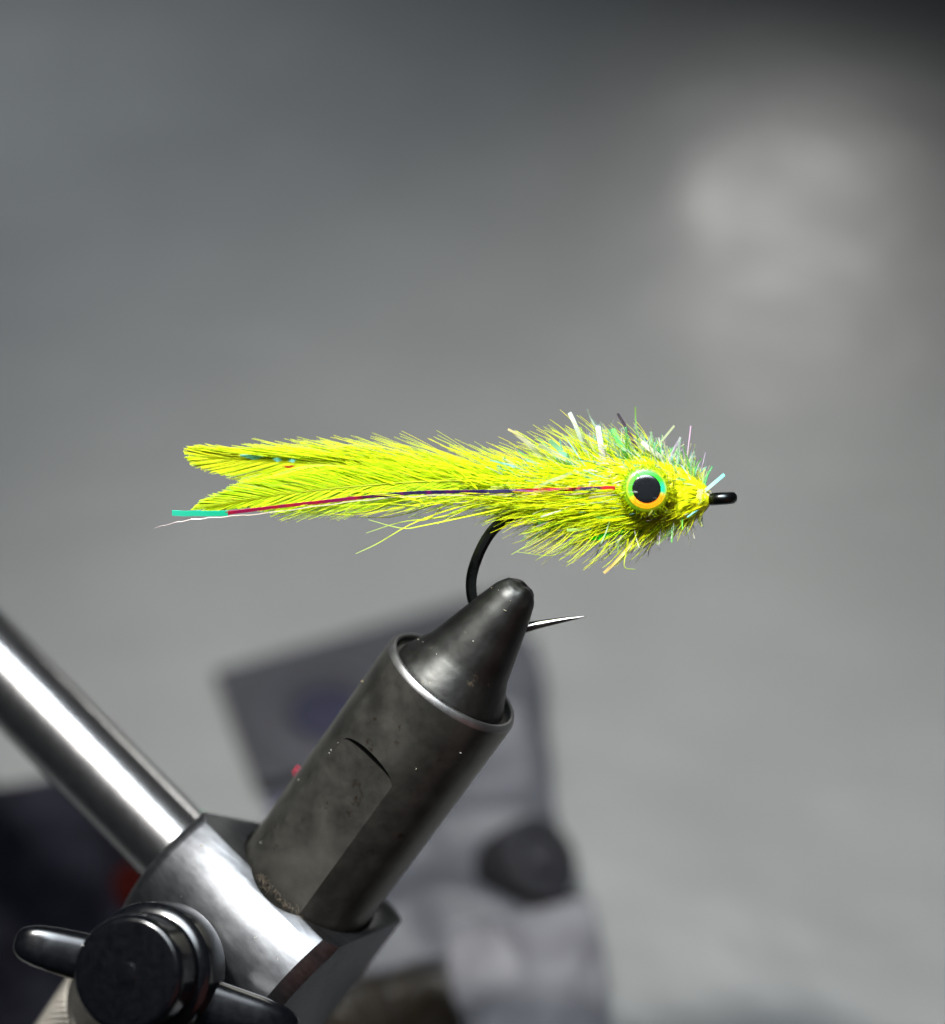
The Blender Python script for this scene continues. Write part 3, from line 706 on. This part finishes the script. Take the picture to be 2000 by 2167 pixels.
for i in range(60):            # felt of dust where the barrel enters the block
    t = rr.uniform(0.9, 1.75); d = mleft * math.cos(t) + lens * math.sin(t)
    p = RIMC + AX * (S_T + rr.uniform(-0.2, 0.3)) + d * (BR + rr.uniform(-0.3, 0.3)); v2 = Vector((rr.gauss(0, 1), rr.gauss(0, .5), rr.gauss(0, 1))).normalized() * rr.uniform(0.3, 1.0)
    f.hair([p, p + v2 * 0.5 + AX * 0.2, p + v2], 0.04, 0.02, (0.16, 0.13, 0.095))
tag(f.build('lint', MAT['barb'], vise), kind='stuff')

# ------------------------------------------------------------------ two stray strands of green tinsel on the rod
g1 = thing('tinsel_strand', XC - RX * 20, 'long thin green tinsel strand stretched along the underside of the shiny rod', 'tinsel strand')
low = (Vector((-0.711, 0, -0.703)) - RX * Vector((-0.711, 0, -0.703)).dot(RX)).normalized()
f = Fibres(); f.ribbon([RO + RD * s_ + low * (5.06 + 0.08 * math.sin(s_)) + Vector((0, 0.4, 0)) for s_ in (-14.4, -25, -40, -60, -90)], 0.3, 0.22, low, (0.10, 0.26, 0.015), (0.10, 0.22, 0.02), 0.05)
f.build('strand', MAT['tinsel'], g1, False)
g2 = thing('tinsel_strand', P(455, 1737, 12), 'short green film strand poking out behind the rod where it meets the block', 'tinsel strand')
f = Fibres(); f.ribbon([P(470, 1748, 22), P(440, 1732, 22.5), P(408, 1712, 23)], 1.1, 0.5, Vector((-0.3, 0.3, 1)), (0.10, 0.35, 0.16), (0.08, 0.45, 0.22), 0.04)
f.build('strand', MAT['flash'], g2, False)

# ------------------------------------------------------------------ clutter lying on the desk, out of focus
def plain(name, col, rough, n=None, spec=0.5, alpha=1.0, nscale=0.05, coat=0.0):
    m, nt, b = new_mat(name)
    c2 = tuple(x * 0.72 for x in col) if n is None else n
    nt.links.new(ramp(nt, nz(nt, coords(nt, MM), nscale, 5, 0.6), [(0.35, c2), (0.65, col)]), b.inputs['Base Color'])
    b.inputs['Roughness'].default_value = rough; b.inputs['Specular IOR Level'].default_value = spec; b.inputs['Alpha'].default_value = alpha; b.inputs['Coat Weight'].default_value = coat
    return m
MAT['card'] = plain('header_card', (0.012, 0.012, 0.0142), 0.7, None, 0.2)
MAT['ring'] = plain('printed_ring', (0.02, 0.02, 0.025), 0.7, None, 0.2)
MAT['card_dark'] = plain('card_print', (0.010, 0.010, 0.018), 0.9, None, 0.1)
MAT['film'] = plain('clear_film', (0.036, 0.037, 0.043), 0.6, (0.018, 0.019, 0.024), 0.35, 0.65)
MAT['film2'] = plain('milky_film', (0.064, 0.063, 0.069), 0.6, (0.050, 0.049, 0.055), 0.35, 0.92)
MAT['cloth'] = plain('navy_cloth', (0.006, 0.006, 0.009), 1.0, (0.0008, 0.0009, 0.0018), 0.05, 1, 0.06)
MAT['red'] = plain('red_wool', (0.010, 0.0008, 0.0006), 1.0, None, 0.03)
MAT['tan'] = plain('tan_fur', (0.2, 0.14, 0.08), 0.8, (0.1, 0.08, 0.06))
MAT['cap'] = plain('black_cap', (0.006, 0.006, 0.0075), 0.7, None, 0.2)
def wmesh(name, V, F, mat, parent, smooth=True, sharp=None): return mesh_obj(name, V, F, mat, parent, smooth, sharp)
def quad_sheet(c4, h, n, mat_amp, seed, thick=0.5, lift=0.0, wob=0.0):
    """a sheet over four desk corners (tl, tr, br, bl) with crumples and real thickness"""
    V = []; F = []; tl, tr, br, bl = c4
    for top_ in (1, 0):
        for j in range(n + 1):
            for i in range(n + 1):
                a = i / n; b = j / n
                p = (tl.lerp(tr, a)).lerp(bl.lerp(br, a), b)
                e = min(a, 1 - a, b, 1 - b); q = p * 0.035 + Vector((seed * 9.1, seed, 0))
                ridge = 1 - abs(noise.noise(q * 1.4)) * 2.2
                z = h + mat_amp * (0.75 * noise.noise(q) + 0.55 * ridge * ridge + 0.3 * abs(noise.noise(q * 3.1))) * min(1, e * 7) + lift * a
                V.append(Vector((p.x + mat_amp * 0.3 * noise.noise(q * 2) + wob * noise.noise(q * 0.6), p.y + wob * noise.noise(q * 0.7 + Vector((9, 2, 0))) + mat_amp * 0.3 * noise.noise(q * 2 + Vector((3, 3, 3))), max(z, 0.15) + (thick if top_ else 0))))
    m2 = (n + 1) ** 2
    for o_, rev in ((0, 0), (m2, 1)):
        for j in range(n):
            for i in range(n):
                a = o_ + j * (n + 1) + i; fc = (a, a + n + 1, a + n + 2, a + 1); F.append(tuple(reversed(fc)) if rev else fc)
    rim = [i for i in range(n + 1)] + [(j + 1) * (n + 1) + n for j in range(n)] + [n * (n + 1) + i for i in range(n - 1, -1, -1)] + [j * (n + 1) for j in range(n - 1, 0, -1)]
    for i in range(len(rim)):
        k = (i + 1) % len(rim); F.append((rim[i], rim[k], rim[k] + m2, rim[i] + m2))
    return V, F
pk = desk(760, 1500)
packet = thing('material_packet', pk, 'flat packet with dark grey card and round printed hole under crumpled clear film', 'packet', True)
card = wmesh('header_card', *quad_sheet([desk(455, 1448), desk(1085, 1268), desk(1135, 1560), desk(545, 1690)], 2.0, 8, 0.5, 1, 1.2), MAT['card'], packet, False)
cc = desk(690, 1505, 3.8)
wmesh('printed_ring', *lathe(cc, Vector((0, 0, 1)), [(0.0, 11.5), (0.25, 11.3), (0.25, 9.6)], 48, ref=Vector((1, 0, 0)), cap0=False, cap1=False), MAT['ring'], card)
wmesh('printed_disc', *lathe(cc, Vector((0, 0, 1)), [(0, 6.2), (0.2, 6.1), (0.2, 0.01)], 48, ref=Vector((1, 0, 0)), cap0=False, cap1=False), MAT['card_dark'], card)
wmesh('film', *quad_sheet([desk(830, 1480), desk(1130, 1380), desk(1215, 2010), desk(700, 2110)], 4.0, 46, 5.0, 2, 0.12), MAT['film'], packet)
wmesh('paper_insert', *quad_sheet([desk(560, 1700), desk(1130, 1570), desk(1190, 1990), desk(690, 2100)], 1.2, 10, 1.0, 6, 0.4), plain('insert_paper', (0.05, 0.05, 0.066), 0.5, (0.012, 0.012, 0.024), 0.4, 1, 0.03), packet)
b0 = desk(1110, 2120)
bag = thing('plastic_bag', b0, 'milky white crumpled plastic bag at the bottom edge of the desk clutter', 'plastic bag', True)
wmesh('bag_film', *quad_sheet([desk(935, 2010), desk(1255, 1940), desk(1300, 2330), desk(1020, 2360)], 5.0, 40, 4.0, 4, 0.15), MAT['film2'], bag)
c0 = desk(1118, 1832, 6.0)
cap = thing('bottle_cap', c0, 'black round ribbed bottle cap lying on the crumpled clear film', 'bottle cap', True)
cax = Vector((0.55, -0.25, 0.80)).normalized()
Vq, Fq = lathe(c0, cax, [(-5.5, 6.6), (-5, 7.0), (3.2, 7.0), (4.0, 6.6), (4.2, 6.0), (4.2, 4.0), (3.6, 3.7), (3.6, 0.01)], 72, cap1=False)
Vq = [p if i % 2 else p + (c0 + cax * (p - c0).dot(cax) - p) * 0.045 for i, p in enumerate(Vq)]
wmesh('cap_shell', Vq, Fq, MAT['cap'], cap, True, 35)
wmesh('cap_disc', *lathe(c0, cax, [(3.62, 2.8), (4.5, 2.7), (4.7, 2.3), (4.7, 0.01)], 40, cap1=False), plain('grey_boss', (0.009, 0.009, 0.011), 0.7, None, 0.2), cap)
d0 = desk(120, 1900)
cl = thing('cloth', d0, 'dark navy cloth lying in folds behind the black wing knob', 'cloth', True)
wmesh('cloth_sheet', *quad_sheet([desk(-420, 1600), desk(140, 1760), desk(420, 2300), desk(-420, 2300)], 4.0, 60, 9.0, 11, 0.8, 0, 12), MAT['cloth'], cl)
r0 = desk(292, 1885, 6)
red = thing('wool_ball', r0, 'small red wool tuft half hidden behind the shiny rod and block', 'wool tuft', True)
bmv = []; bmf = []
Vs, Fs = lathe(r0, Vector((0, 0, 1)), [(-4.5 * math.cos(math.pi * i / 16), max(4.5 * math.sin(math.pi * i / 16), 0.02)) for i in range(17)], 28, ref=Vector((1, 0, 0)), cap0=False, cap1=False)
wmesh('tuft', [p + (p - r0) * 0.35 * noise.noise(p * 0.3) for p in Vs], Fs, MAT['red'], red)
t0_ = desk(850, 2215, 3)
tan = thing('fur_patch', t0_, 'tan brown tuft of fur at the bottom edge beside the plastic bag', 'fur patch', True)
f = Fibres(); rr = random.Random(3)
for i in range(700):
    a = rr.uniform(0, 2 * math.pi); q = rr.random() ** 0.5; p = t0_ + Vector((math.cos(a) * q * 12, math.sin(a) * q * 9, -4 + 4 * (1 - q)))
    d = Vector((math.cos(a) * q * 6 + rr.gauss(0, 2), math.sin(a) * q * 5 + rr.gauss(0, 2), rr.uniform(3, 8)))
    f.hair([p, p + d * 0.5, p + d + Vector((0, 0, -1.2))], 0.35, 0.1, (0.06, 0.045, 0.028) if rr.random() < 0.6 else (0.04, 0.038, 0.037))
tag(f.build('fur', MAT['barb'], tan), kind='stuff')

for o in list(bpy.data.objects):
    for k in ('base', 'wf'):
        if k in o: del o[k]
